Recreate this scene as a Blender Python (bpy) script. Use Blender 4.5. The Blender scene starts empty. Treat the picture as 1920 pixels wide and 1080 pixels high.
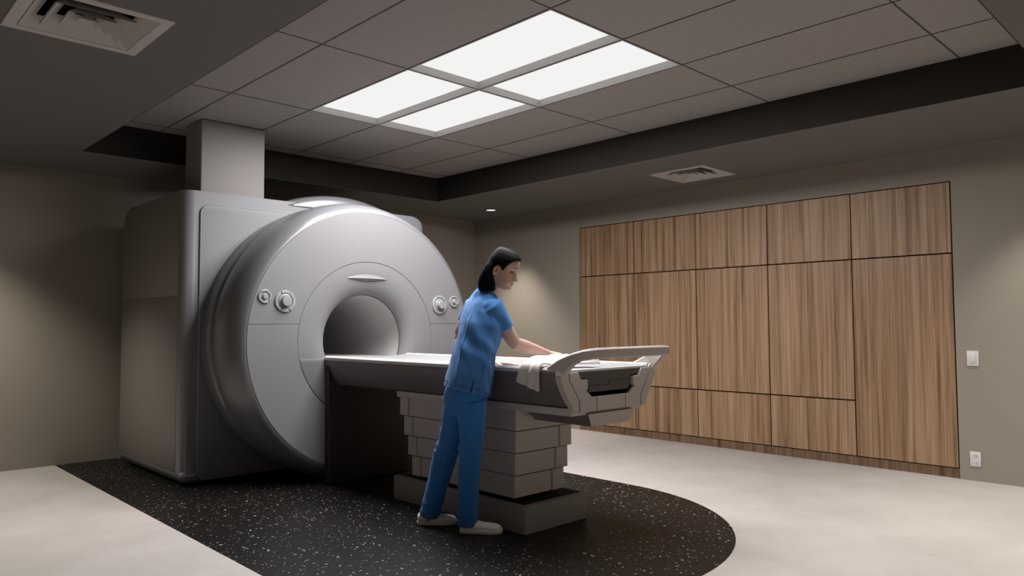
import bpy, bmesh, math, random
from mathutils import Vector, Matrix, noise
from mathutils.bvhtree import BVHTree
PI = math.pi
random.seed(4)
SC = bpy.context.scene
COL = SC.collection

# ------------------------------------------------------------------ camera
FPX = 1387.2
YAW, PITCH, ROLL, CAMH = math.radians(44.046), math.radians(2.8148), math.radians(-0.2607), 1.18
fw = Vector((math.sin(YAW)*math.cos(PITCH), math.cos(YAW)*math.cos(PITCH), math.sin(PITCH)))
r0 = Vector((math.cos(YAW), -math.sin(YAW), 0)); u0 = r0.cross(fw)
rt = r0*math.cos(ROLL) + u0*math.sin(ROLL); up = -r0*math.sin(ROLL) + u0*math.cos(ROLL)
cd = bpy.data.cameras.new('camera'); cam = bpy.data.objects.new('camera', cd); COL.objects.link(cam)
cd.sensor_width = 36; cd.lens = FPX/1920*36; cd.clip_start = 0.05; cd.clip_end = 60
M = Matrix((rt, up, -fw)).transposed().to_4x4(); M.translation = (0, 0, CAMH); cam.matrix_world = M
SC.camera = cam

def J(x, y, D):
    """world point seen at (x, y) of the 1920x1080 frame, D metres ahead of the camera"""
    return Vector((0, 0, CAMH)) + fw*D + rt*((x-960)*D/FPX) - up*((y-540)*D/FPX)
XP = Vector((math.cos(YAW), -math.sin(YAW), 0))      # the way the technician faces
YP = Vector((math.sin(YAW), math.cos(YAW), 0))       # her left
ZP = Vector((0, 0, 1))

# ------------------------------------------------------------------ materials
def nt(name):
    m = bpy.data.materials.new(name); m.use_nodes = True
    n = m.node_tree; b = n.nodes['Principled BSDF']
    return m, n, b
def N(n, t, **kw):
    x = n.nodes.new(t)
    for k, v in kw.items(): setattr(x, k, v)
    return x
def plain(name, col, rough=.5, spec=.5, metal=0., bump=0., bscale=200., var=0., vscale=3.):
    m, n, b = nt(name)
    b.inputs['Base Color'].default_value = (*col, 1); b.inputs['Roughness'].default_value = rough
    b.inputs['Metallic'].default_value = metal; b.inputs['Specular IOR Level'].default_value = spec
    tc = N(n, 'ShaderNodeTexCoord')
    if bump:
        t = N(n, 'ShaderNodeTexNoise'); t.inputs['Scale'].default_value = bscale; t.inputs['Detail'].default_value = 4
        bp = N(n, 'ShaderNodeBump'); bp.inputs['Strength'].default_value = bump; bp.inputs['Distance'].default_value = .01
        n.links.new(tc.outputs['Object'], t.inputs['Vector']); n.links.new(t.outputs['Fac'], bp.inputs['Height'])
        n.links.new(bp.outputs['Normal'], b.inputs['Normal'])
    if var:
        t = N(n, 'ShaderNodeTexNoise'); t.inputs['Scale'].default_value = vscale; t.inputs['Detail'].default_value = 5
        mx = N(n, 'ShaderNodeMixRGB'); mx.inputs[1].default_value = (*[c*(1-var) for c in col], 1); mx.inputs[2].default_value = (*[min(1, c*(1+var)) for c in col], 1)
        n.links.new(tc.outputs['Object'], t.inputs['Vector']); n.links.new(t.outputs['Fac'], mx.inputs[0]); n.links.new(mx.outputs[0], b.inputs['Base Color'])
    return m
def emit(name, col, s):
    m, n, b = nt(name); e = N(n, 'ShaderNodeEmission'); e.inputs[0].default_value = (*col, 1); e.inputs[1].default_value = s
    n.links.new(e.outputs[0], n.nodes['Material Output'].inputs[0]); return m

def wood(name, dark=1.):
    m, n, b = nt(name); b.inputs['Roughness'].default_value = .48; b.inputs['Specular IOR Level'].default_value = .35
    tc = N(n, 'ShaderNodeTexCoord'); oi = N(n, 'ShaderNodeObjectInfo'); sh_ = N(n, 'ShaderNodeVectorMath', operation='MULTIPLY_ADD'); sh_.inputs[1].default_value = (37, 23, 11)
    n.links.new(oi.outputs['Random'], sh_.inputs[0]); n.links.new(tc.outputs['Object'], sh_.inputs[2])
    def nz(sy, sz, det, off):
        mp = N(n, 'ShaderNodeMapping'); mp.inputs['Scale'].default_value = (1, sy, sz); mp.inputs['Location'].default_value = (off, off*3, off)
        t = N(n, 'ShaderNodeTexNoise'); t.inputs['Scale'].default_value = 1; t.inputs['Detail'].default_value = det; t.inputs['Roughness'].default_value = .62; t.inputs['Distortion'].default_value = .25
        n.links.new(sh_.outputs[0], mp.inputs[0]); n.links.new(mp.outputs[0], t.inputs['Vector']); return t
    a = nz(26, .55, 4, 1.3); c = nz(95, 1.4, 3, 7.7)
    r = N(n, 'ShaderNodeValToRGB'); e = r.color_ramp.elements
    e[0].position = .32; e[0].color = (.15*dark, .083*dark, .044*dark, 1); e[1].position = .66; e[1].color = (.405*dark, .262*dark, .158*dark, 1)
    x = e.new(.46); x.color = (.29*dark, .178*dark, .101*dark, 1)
    n.links.new(a.outputs['Fac'], r.inputs[0])
    r2 = N(n, 'ShaderNodeValToRGB'); e2 = r2.color_ramp.elements
    e2[0].position = .33; e2[0].color = (.62, .55, .5, 1); e2[1].position = .55; e2[1].color = (1, 1, 1, 1)
    n.links.new(c.outputs['Fac'], r2.inputs[0])
    mx = N(n, 'ShaderNodeMixRGB', blend_type='MULTIPLY'); mx.inputs[0].default_value = .75
    n.links.new(r.outputs[0], mx.inputs[1]); n.links.new(r2.outputs[0], mx.inputs[2]); n.links.new(mx.outputs[0], b.inputs['Base Color'])
    return m

def flecked_rubber():
    m, n, b = nt('flecked_rubber'); b.inputs['Roughness'].default_value = .42; b.inputs['Specular IOR Level'].default_value = .25
    tc = N(n, 'ShaderNodeTexCoord'); last = None
    dn = N(n, 'ShaderNodeTexNoise'); dn.inputs['Scale'].default_value = 60; n.links.new(tc.outputs['Object'], dn.inputs['Vector'])
    for sc_, thr, pick, off in ((30, .15, .88, 0.), (52, .16, .85, 5.), (15, .11, .88, 9.)):
        mp = N(n, 'ShaderNodeMapping'); mp.inputs['Location'].default_value = (off, off*.7, 0); mp.inputs['Scale'].default_value = (sc_, sc_, sc_)
        ad = N(n, 'ShaderNodeMixRGB'); ad.blend_type = 'ADD'; ad.inputs[0].default_value = .022
        n.links.new(tc.outputs['Object'], ad.inputs[1]); n.links.new(dn.outputs['Color'], ad.inputs[2])
        n.links.new(ad.outputs[0], mp.inputs[0])
        v = N(n, 'ShaderNodeTexVoronoi', voronoi_dimensions='2D'); v.inputs['Scale'].default_value = 1; n.links.new(mp.outputs[0], v.inputs['Vector'])
        lt = N(n, 'ShaderNodeMath', operation='LESS_THAN'); lt.inputs[1].default_value = thr; n.links.new(v.outputs['Distance'], lt.inputs[0])
        sp = N(n, 'ShaderNodeSeparateColor'); n.links.new(v.outputs['Color'], sp.inputs[0])
        gt = N(n, 'ShaderNodeMath', operation='GREATER_THAN'); gt.inputs[1].default_value = pick; n.links.new(sp.outputs[0], gt.inputs[0])
        ml = N(n, 'ShaderNodeMath', operation='MULTIPLY'); n.links.new(lt.outputs[0], ml.inputs[0]); n.links.new(gt.outputs[0], ml.inputs[1])
        m2 = N(n, 'ShaderNodeMath', operation='MULTIPLY'); n.links.new(ml.outputs[0], m2.inputs[0]); n.links.new(sp.outputs[1], m2.inputs[1])
        if last is None: last = m2
        else:
            mxx = N(n, 'ShaderNodeMath', operation='MAXIMUM'); n.links.new(last.outputs[0], mxx.inputs[0]); n.links.new(m2.outputs[0], mxx.inputs[1]); last = mxx
    mix = N(n, 'ShaderNodeMixRGB'); mix.inputs[1].default_value = (.0075, .0062, .0054, 1); mix.inputs[2].default_value = (.45, .42, .39, 1)
    n.links.new(last.outputs[0], mix.inputs[0]); n.links.new(mix.outputs[0], b.inputs['Base Color'])
    return m

def pale_floor():
    m, n, b = nt('pale_floor'); b.inputs['Roughness'].default_value = .55; b.inputs['Specular IOR Level'].default_value = .3
    tc = N(n, 'ShaderNodeTexCoord')
    a = N(n, 'ShaderNodeTexNoise'); a.inputs['Scale'].default_value = 2.2; a.inputs['Detail'].default_value = 8; a.inputs['Roughness'].default_value = .65
    n.links.new(tc.outputs['Object'], a.inputs['Vector'])
    r = N(n, 'ShaderNodeValToRGB'); e = r.color_ramp.elements
    e[0].position = .3; e[0].color = (.42, .382, .362, 1); e[1].position = .62; e[1].color = (.485, .447, .426, 1)
    n.links.new(a.outputs['Fac'], r.inputs[0])
    mp = N(n, 'ShaderNodeMapping'); mp.inputs['Scale'].default_value = (14, 5, 1); mp.inputs['Rotation'].default_value = (0, 0, .5)
    c = N(n, 'ShaderNodeTexNoise'); c.inputs['Scale'].default_value = 1; c.inputs['Detail'].default_value = 4
    n.links.new(tc.outputs['Object'], mp.inputs[0]); n.links.new(mp.outputs[0], c.inputs['Vector'])
    r2 = N(n, 'ShaderNodeValToRGB'); e2 = r2.color_ramp.elements
    e2[0].position = .24; e2[0].color = (.78, .76, .74, 1); e2[1].position = .31; e2[1].color = (1, 1, 1, 1)
    n.links.new(c.outputs['Fac'], r2.inputs[0])
    mx = N(n, 'ShaderNodeMixRGB', blend_type='MULTIPLY'); mx.inputs[0].default_value = 1
    n.links.new(r.outputs[0], mx.inputs[1]); n.links.new(r2.outputs[0], mx.inputs[2]); n.links.new(mx.outputs[0], b.inputs['Base Color'])
    return m

def ceiling_tiles():
    m, n, b = nt('ceiling_tiles'); b.inputs['Roughness'].default_value = .7; b.inputs['Specular IOR Level'].default_value = .3
    tc = N(n, 'ShaderNodeTexCoord')
    a = N(n, 'ShaderNodeTexNoise'); a.inputs['Scale'].default_value = 25; a.inputs['Detail'].default_value = 6
    n.links.new(tc.outputs['Object'], a.inputs['Vector'])
    r = N(n, 'ShaderNodeValToRGB'); e = r.color_ramp.elements
    e[0].position = .3; e[0].color = (.30, .278, .265, 1); e[1].position = .7; e[1].color = (.325, .301, .287, 1)
    n.links.new(a.outputs['Fac'], r.inputs[0])
    v = N(n, 'ShaderNodeTexVoronoi', voronoi_dimensions='2D'); v.inputs['Scale'].default_value = 18; n.links.new(tc.outputs['Object'], v.inputs['Vector'])
    lt = N(n, 'ShaderNodeMath', operation='LESS_THAN'); lt.inputs[1].default_value = .045; n.links.new(v.outputs['Distance'], lt.inputs[0])
    sp = N(n, 'ShaderNodeSeparateColor'); n.links.new(v.outputs['Color'], sp.inputs[0])
    gt = N(n, 'ShaderNodeMath', operation='GREATER_THAN'); gt.inputs[1].default_value = .7; n.links.new(sp.outputs[0], gt.inputs[0])
    ml = N(n, 'ShaderNodeMath', operation='MULTIPLY'); n.links.new(lt.outputs[0], ml.inputs[0]); n.links.new(gt.outputs[0], ml.inputs[1])
    mx = N(n, 'ShaderNodeMixRGB'); mx.inputs[2].default_value = (.42, .40, .37, 1)
    n.links.new(ml.outputs[0], mx.inputs[0]); n.links.new(r.outputs[0], mx.inputs[1]); n.links.new(mx.outputs[0], b.inputs['Base Color'])
    return m

def cloth(name, col, bump=.25, bscale=350., rough=.85, folds=0.):
    m, n, b = nt(name); b.inputs['Base Color'].default_value = (*col, 1); b.inputs['Roughness'].default_value = rough
    b.inputs['Specular IOR Level'].default_value = .2; b.inputs['Sheen Weight'].default_value = .15
    tc = N(n, 'ShaderNodeTexCoord'); t = N(n, 'ShaderNodeTexNoise'); t.inputs['Scale'].default_value = bscale
    n.links.new(tc.outputs['Object'], t.inputs['Vector'])
    bp = N(n, 'ShaderNodeBump'); bp.inputs['Strength'].default_value = bump; bp.inputs['Distance'].default_value = .003
    n.links.new(t.outputs['Fac'], bp.inputs['Height']); n.links.new(bp.outputs['Normal'], b.inputs['Normal'])
    return m

def skin_mat():
    m, n, b = nt('skin'); b.inputs['Roughness'].default_value = .5; b.inputs['Specular IOR Level'].default_value = .4
    b.inputs['Subsurface Weight'].default_value = .12; b.inputs['Subsurface Radius'].default_value = (.01, .004, .002); b.inputs['Subsurface Scale'].default_value = .4
    a = N(n, 'ShaderNodeVertexColor', layer_name='tint'); n.links.new(a.outputs[0], b.inputs['Base Color'])
    return m

def hair_mat():
    m, n, b = nt('black_hair'); b.inputs['Base Color'].default_value = (.0035, .0028, .0038, 1); b.inputs['Roughness'].default_value = .65; b.inputs['Specular IOR Level'].default_value = .06
    tc = N(n, 'ShaderNodeTexCoord'); mp = N(n, 'ShaderNodeMapping'); mp.inputs['Scale'].default_value = (300, 300, 14)
    t = N(n, 'ShaderNodeTexNoise'); t.inputs['Scale'].default_value = 1; t.inputs['Detail'].default_value = 2
    n.links.new(tc.outputs['Object'], mp.inputs[0]); n.links.new(mp.outputs[0], t.inputs['Vector'])
    bp = N(n, 'ShaderNodeBump'); bp.inputs['Strength'].default_value = .22; bp.inputs['Distance'].default_value = .003
    n.links.new(t.outputs['Fac'], bp.inputs['Height']); n.links.new(bp.outputs['Normal'], b.inputs['Normal'])
    return m

MT = dict(
    wall=plain('beige_wall_paint', (.285, .25, .21), .8, .2, bump=.04, bscale=90),
    soffit=plain('soffit_paint', (.16, .152, .142), .85, .2),
    fascia=plain('dark_fascia_paint', (.022, .018, .015), .8, .2),
    floor=pale_floor(), rubber=flecked_rubber(), tiles=ceiling_tiles(),
    tbar=plain('dark_grid_bar', (.06, .052, .047), .6), lightframe=plain('light_frame_enamel', (.50, .485, .47), .5),
    diffuser=emit('lit_diffuser', (1, .995, .985), .90), lamp=emit('downlight_lens', (1, .97, .9), 1.0),
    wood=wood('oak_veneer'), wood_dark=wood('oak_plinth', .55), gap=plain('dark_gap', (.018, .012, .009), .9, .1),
    shell=plain('scanner_shell', (.185, .185, .197), .5, .3), ring=plain('scanner_ring_gloss', (.125, .126, .136), .30, .8), face=plain('scanner_face', (.175, .171, .182), .45, .35),
    shell_bounce=plain('scanner_side_bounce_tint', (.215, .195, .172), .45, .4),  # shell grey with warm light from floor and wall tinted in
    bore=plain('bore_liner', (.50, .49, .50), .45, .4), dial=plain('dial_plastic', (.25, .25, .257), .3, .5),
    grey=plain('table_grey_plastic', (.52, .475, .45), .5, .35), side=plain('table_side_shaded', (.165, .140, .145), .4, .45),  # the side colour is the grey plastic with its shade darkened in
    white=plain('table_top_laminate', (.27, .268, .272), .4, .4), rim=plain('table_white_rim', (.62, .615, .62), .4, .4), charcoal=plain('charcoal_plastic', (.075, .068, .062), .5, .4),
    black=plain('black_plastic', (.006, .005, .005), .7, .2), dark_block=plain('dark_block_colour', (.045, .036, .033), .6, .3),
    basegrey=plain('base_grey_plastic', (.27, .248, .238), .5, .35),
    duct=plain('duct_paint', (.25, .23, .22), .6, .3), vent=plain('vent_enamel', (.50, .475, .455), .6, .3),
    plate=plain('white_wall_plate', (.62, .60, .60), .4, .4),
    scrub=cloth('blue_scrub_top', (.062, .20, .50)), pant=cloth('blue_scrub_trousers', (.038, .19, .54)),
    towel=cloth('white_terry', (.74, .71, .68), .9, 420), shoe=plain('white_shoe_leather', (.90, .88, .86), .5, .4, bump=.05, bscale=60),
    sole=plain('white_rubber_sole', (.80, .77, .74), .6, .3), seam=plain('blue_seam', (.022, .075, .21), .9, .1), slit=plain('blue_slit_shadow', (.006, .02, .06), .9, .1), skin=skin_mat(), hair=hair_mat(), lash=plain('dark_lash', (.012, .008, .007), .6),
)

# ------------------------------------------------------------------ builders
def newbm(): return bmesh.new()
def bev(bm, edges, off, seg=3):
    bmesh.ops.bevel(bm, geom=list(edges), offset=off, offset_type='OFFSET', segments=seg, profile=.5, affect='EDGES', clamp_overlap=True)
def add(dst, src):
    me = bpy.data.meshes.new('t'); src.to_mesh(me); src.free(); dst.from_mesh(me); bpy.data.meshes.remove(me); return dst
def box(x0, x1, y0, y1, z0, z1, b=0., seg=2):
    bm = newbm(); bmesh.ops.create_cube(bm, size=1)
    for v in bm.verts: v.co = ((x0+x1)/2+v.co.x*(x1-x0), (y0+y1)/2+v.co.y*(y1-y0), (z0+z1)/2+v.co.z*(z1-z0))
    if b: bev(bm, bm.edges, b, seg)
    return bm
def prism(poly, axis, a, b_, bevel=0., seg=2):
    """poly = 2D points; extruded along axis from a to b_. axis 'y': (x,z); 'x': (y,z); 'z': (x,y)"""
    bm = newbm()
    def P(p, t): return {'y': (p[0], t, p[1]), 'x': (t, p[0], p[1]), 'z': (p[0], p[1], t)}[axis]
    A = [bm.verts.new(P(p, a)) for p in poly]; B = [bm.verts.new(P(p, b_)) for p in poly]; n = len(poly)
    bm.faces.new(A); bm.faces.new(B[::-1])
    for i in range(n): bm.faces.new((A[i], B[i], B[(i+1) % n], A[(i+1) % n]))
    bmesh.ops.recalc_face_normals(bm, faces=bm.faces)
    if bevel: bev(bm, bm.edges, bevel, seg)
    return bm
def loft(rings, closed=True, caps=True):
    bm = newbm(); R = [[bm.verts.new(p) for p in r] for r in rings]; n = len(R[0])
    for a, b_ in zip(R, R[1:]):
        for i in range(n if closed else n-1):
            bm.faces.new((a[i], a[(i+1) % n], b_[(i+1) % n], b_[i]))
    if caps and closed:
        bm.faces.new(R[0][::-1]); bm.faces.new(R[-1])
    bmesh.ops.recalc_face_normals(bm, faces=bm.faces)
    return bm
AX, AZ = 3.25, 1.063                        # scanner and table axis
def revolve(prof, cx=AX, cz=AZ, seg=128, a0=0., a1=2*PI, caps=False):
    """profile of (radius, y) turned about the scanner's axis"""
    full = abs(a1-a0-2*PI) < 1e-6; k = seg if full else seg+1
    rings = [[(cx+r*math.cos(a0+(a1-a0)*i/seg), y, cz+r*math.sin(a0+(a1-a0)*i/seg)) for i in range(k)] for r, y in prof]
    return loft(rings, closed=full, caps=caps)
def sector(r0_, r1_, y0, y1, a0, a1, seg=64, bevel=0., cx=AX, cz=AZ):
    o = [(cx+r1_*math.cos(a0+(a1-a0)*i/seg), cz+r1_*math.sin(a0+(a1-a0)*i/seg)) for i in range(seg+1)]
    i_ = [(cx+r0_*math.cos(a1+(a0-a1)*i/seg), cz+r0_*math.sin(a1+(a0-a1)*i/seg)) for i in range(seg+1)]
    return prism(o+i_, 'y', y0, y1, bevel)
def clip_below(bm, z, fill=True):
    r = bmesh.ops.bisect_plane(bm, geom=bm.verts[:]+bm.edges[:]+bm.faces[:], plane_co=(0, 0, z), plane_no=(0, 0, 1), clear_inner=True)
    if fill:
        ed = [e for e in r['geom_cut'] if isinstance(e, bmesh.types.BMEdge)]
        try: bmesh.ops.contextual_create(bm, geom=ed)
        except Exception: pass
    return bm
def rrect(x0, x1, z0, z1, r, k=6):
    p = []
    for cx, cz, s in ((x1-r, z1-r, 0), (x0+r, z1-r, PI/2), (x0+r, z0+r, PI), (x1-r, z0+r, 1.5*PI)):
        p += [(cx+r*math.cos(s+PI/2*i/k), cz+r*math.sin(s+PI/2*i/k)) for i in range(k+1)]
    return p

def ring(c, a, b, ra, rb, n_=28, ex=2.0):
    o = []
    for i in range(n_):
        t_ = 2*PI*i/n_; ca, sa = math.cos(t_), math.sin(t_)
        o.append(c+a*(ra*math.copysign(abs(ca)**(2/ex), ca))+b*(rb*math.copysign(abs(sa)**(2/ex), sa)))
    return o
def tube(pts, rad, hint=None, ry=None, n_=20, ends=True):
    """closed tube through points with round ends"""
    pts = [Vector(p) for p in pts]; rg = []; ry = ry or rad
    hint = hint or Vector((.3, .2, 1))
    for i, p in enumerate(pts):
        d = (pts[min(i+1, len(pts)-1)]-pts[max(i-1, 0)]).normalized(); a = d.cross(hint).normalized(); b = a.cross(d).normalized()
        rg.append((p, d, a, b, rad[i], ry[i]))
    out = []
    if ends:
        p, d, a, b, r, q = rg[0]
        for k in (.15, .6, .9): out.append(ring(p-d*r*math.sqrt(1-k*k)*.9, a, b, r*k, q*k, n_))
    for p, d, a, b, r, q in rg: out.append(ring(p, a, b, r, q, n_))
    if ends:
        p, d, a, b, r, q = rg[-1]
        for k in (.9, .6, .15): out.append(ring(p+d*r*math.sqrt(1-k*k)*.9, a, b, r*k, q*k, n_))
    return loft(out)
def origin(o):
    v = Vector((0, 0, 0))
    while o is not None: v += o.location; o = o.parent
    return v
def obj(name, bm, mat, parent=None, sharp=32, loc=None):
    me = bpy.data.meshes.new(name)
    base = origin(parent) if parent is not None else (Vector(loc) if loc else Vector((0, 0, 0)))
    if base.length: bmesh.ops.translate(bm, verts=bm.verts, vec=-base)
    bm.to_mesh(me); bm.free()
    me.materials.append(mat)
    for p in me.polygons: p.use_smooth = True
    if sharp: me.set_sharp_from_angle(angle=math.radians(sharp))
    o = bpy.data.objects.new(name, me); COL.objects.link(o)
    if parent is not None: o.parent = parent
    elif loc: o.location = loc
    return o
def tag(o, label, cat, group=None):
    o['label'] = label; o['category'] = cat
    if group: o['group'] = group
    return o
def thing(name, label, cat, loc, group=None):
    o = bpy.data.objects.new(name, None); COL.objects.link(o); o.location = loc; o.empty_display_size = .1
    return tag(o, label, cat, group)
def struct(name, bm, mat, parent=None, sharp=32):
    o = obj(name, bm, mat, parent, sharp)
    if parent is None: o['kind'] = 'structure'
    return o

def boolean_cut(bm, cutter):
    a = bpy.data.meshes.new('a'); bm.to_mesh(a); bm.free(); b_ = bpy.data.meshes.new('b'); cutter.to_mesh(b_); cutter.free()
    oa = bpy.data.objects.new('a', a); ob = bpy.data.objects.new('b', b_); COL.objects.link(oa); COL.objects.link(ob)
    md = oa.modifiers.new('m', 'BOOLEAN'); md.operation = 'DIFFERENCE'; md.object = ob; md.solver = 'EXACT'
    dg = bpy.context.evaluated_depsgraph_get(); r = newbm(); r.from_mesh(oa.evaluated_get(dg).to_mesh())
    for o in (oa, ob): bpy.data.objects.remove(o)
    return r

# ------------------------------------------------------------------ room
W, YB, XL, YF = 6.353, 7.28, -1.5, -1.6     # right wall, back wall, left wall, wall behind the viewer
ZS, ZC = 2.53, 2.784                        # soffit and raised ceiling
TX0, TX1, TY0, TY1 = 1.545, 5.03, 0.82, 6.37
struct('floor', box(XL-.1, W+.6, YF-.1, YB+.1, -.1, 0), MT['floor'])
struct('wall_back', box(XL-.1, W+.6, YB, YB+.1, 0, 3.0), MT['wall'])
struct('wall_left', box(XL-.1, XL, YF, YB, 0, 3.0), MT['wall'])
struct('wall_front', box(XL-.1, W+.6, YF-.1, YF, 0, 3.0), MT['wall'])
CY0, CY1, CZ1 = 1.712, 5.474, 2.268        # cabinet niche
bm = box(W, W+.1, YF, CY0, 0, 3.0); add(bm, box(W, W+.1, CY1, YB, 0, 3.0)); add(bm, box(W, W+.1, CY0, CY1, CZ1, 3.0))
struct('wall_right', bm, MT['wall'])
VENTS = [(.893, 3.632), (5.79, 3.632)]
bm = newbm()
for (vx, vy), (x0, x1) in zip(VENTS, ((XL, TX0), (TX1, W))):
    add(bm, boolean_cut(box(x0, x1, YF, YB, ZS, ZC+.3), box(vx-.236, vx+.236, vy-.236, vy+.236, ZS-.05, ZS+.12)))
add(bm, box(TX0, TX1, YF, TY0, ZS, ZC+.3)); add(bm, box(TX0, TX1, TY1, YB, ZS, ZC+.3))
struct('ceiling_soffit', bm, MT['soffit'])
bm = box(TX0, TX0+.006, TY0, TY1, ZS+.002, ZC); add(bm, box(TX1-.006, TX1, TY0, TY1, ZS+.002, ZC)); add(bm, box(TX0, TX1, TY0, TY0+.006, ZS+.002, ZC)); add(bm, box(TX0, TX1, TY1-.006, TY1, ZS+.002, ZC))
struct('trim_1', bm, MT['fascia'])
GX = [2.112, 2.708, 3.304, 3.900, 4.496]; GY = [1.283, 2.508, 3.733, 4.958, 6.183]
cb = box(TX0-.02, TX1+.02, TY0-.02, TY1+.02, ZC, ZC+.1)
for i in range(2):
    for j in range(2): cb = boolean_cut(cb, box(GX[1+i]+.006, GX[2+i]-.006, GY[1+j]+.006, GY[2+j]-.006, ZC-.05, ZC+.06))
struct('ceiling', cb, MT['tiles'])
bm = newbm()
for x in GX: add(bm, box(x-.0045, x+.0045, TY0, TY1, ZC-.0025, ZC+.055))
for y in GY: add(bm, box(TX0, TX1, y-.0045, y+.0045, ZC-.0022, ZC+.055))
struct('trim_2', bm, MT['tbar'])
struct('baseboard_right', box(W-.006, W, CY1+.01, YB, 0, .06), MT['wall'])

# ceiling lights
def side(i, j): return (('left', 'right')[i], ('near', 'far')[j])
LB = {(0, 0): 'large square-cornered lit ceiling panel, nearest the viewer and left of the cross bar', (1, 0): 'lit ceiling panel beside the wood cabinets, nearest the viewer',
      (0, 1): 'lit ceiling panel closest to the square ceiling duct', (1, 1): 'small-looking lit ceiling panel over the scanner ring, far from viewer and duct'}
light_pow = 45
for i in range(2):
    for j in range(2):
        x0, x1, y0, y1 = GX[1+i], GX[2+i], GY[1+j], GY[2+j]
        t = thing('ceiling_light', LB[(i, j)], 'ceiling light', ((x0+x1)/2, (y0+y1)/2, ZC), 'lit panels in the raised ceiling')
        e0, e1 = .006, .014
        bm = box(x0+e0, x0+e1, y0+e0, y1-e0, ZC-.003, ZC+.058, .0015, 1); add(bm, box(x1-e1, x1-e0, y0+e0, y1-e0, ZC-.003, ZC+.058, .0015, 1))
        add(bm, box(x0+e1, x1-e1, y0+e0, y0+e1, ZC-.003, ZC+.058, .0015, 1)); add(bm, box(x0+e1, x1-e1, y1-e1, y1-e0, ZC-.003, ZC+.058, .0015, 1))
        obj('frame', bm, MT['lightframe'], t)
        obj('diffuser', box(x0+e1-.002, x1-e1+.002, y0+e1-.002, y1-e1+.002, ZC+.046, ZC+.052), MT['diffuser'], t)
        L = bpy.data.lights.new('panel_lamp', 'AREA'); L.shape = 'RECTANGLE'; L.size = x1-x0-.06; L.size_y = y1-y0-.06; L.energy = light_pow; L.color = (1, .98, .965)
        lo = bpy.data.objects.new('panel_lamp', L); COL.objects.link(lo); lo.location = ((x0+x1)/2, (y0+y1)/2, ZC-.008)

# recessed downlights; the last five are unseen, added as fill light
def downlight(x, y, label, power, cone=82):
    t = thing('downlight_or_fill', label, 'downlight', (x, y, ZS), 'round recessed downlights')
    k = 40
    circ = lambda r, z: [(x+r*math.cos(2*PI*i/k), y+r*math.sin(2*PI*i/k), z) for i in range(k)]
    obj('trim_ring', loft([circ(.058, ZS-.001), circ(.06, ZS-.006), circ(.075, ZS-.004), circ(.076, ZS)], caps=False), MT['fascia'], t)
    obj('lens', loft([circ(.058, ZS-.0035), circ(.03, ZS-.005), circ(.002, ZS-.005)]), MT['lamp'], t)
    S = bpy.data.lights.new('downlight_or_fill_lamp', 'SPOT'); S.energy = power; S.spot_size = math.radians(cone); S.spot_blend = .75; S.shadow_soft_size = .05; S.color = (1, .95, .85)
    so = bpy.data.objects.new('downlight_or_fill_lamp', S); COL.objects.link(so); so.location = (x, y, ZS-.03)
downlight(5.85, 6.40, 'small lit downlight in the soffit corner above the end of the wood cabinets', 150)
downlight(5.85, 1.05, 'small downlight in the soffit near the wall switch', 90)
downlight(0.75, 6.50, 'small downlight in the soffit by the left part of the back wall', 150, 100)
downlight(0.30, 4.30, 'added unseen fill light in the soffit above the pale floor strip', 45, 75)
downlight(5.55, 0.30, 'added unseen fill light in the front corner of the soffit by the right wall', 110, 95)
downlight(3.80, 0.15, 'added unseen fill light in the front soffit, middle of its row', 130, 110)
downlight(2.00, 0.15, 'added unseen fill light in the front soffit, nearest the viewer', 90, 110)
downlight(0.20, 1.60, 'added unseen fill light in the left soffit beside the near vent', 90, 85)

# air vents: square four-way diffusers
def vent(cx, cy, label):
    t = thing('air_vent', label, 'air vent', (cx, cy, ZS), 'square ceiling air vents')
    def sq(h, z): return [(cx-h, cy-h, z), (cx+h, cy-h, z), (cx+h, cy+h, z), (cx-h, cy+h, z)]
    obj('frame', loft([sq(.28, ZS-.0005), sq(.279, ZS-.006), sq(.236, ZS-.008), sq(.230, ZS-.006), sq(.230, ZS+.03)], caps=False), MT['vent'], t, 20)
    obj('backing', loft([sq(.234, ZS+.004), sq(.234, ZS+.11), sq(.001, ZS+.11)], caps=False), MT['black'], t, 20)
    for h0, h1 in ((.2305, .168), (.160, .104), (.098, .046)):
        obj('louver', loft([sq(h0, ZS-.004), sq(h1, ZS+.042), sq(h1-.003, ZS+.042), sq(h0-.005, ZS-.005)], caps=False), MT['vent'], t, 20)
    obj('centre_cap', loft([sq(.041, ZS-.002), sq(.002, ZS+.04)], caps=False), MT['vent'], t, 20)
vent(.893, 3.632, 'square four-way air vent in the dark soffit, close up and bright-edged')
vent(5.79, 3.632, 'square four-way air vent in the soffit above the wood cabinets, small and flat-looking')

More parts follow.
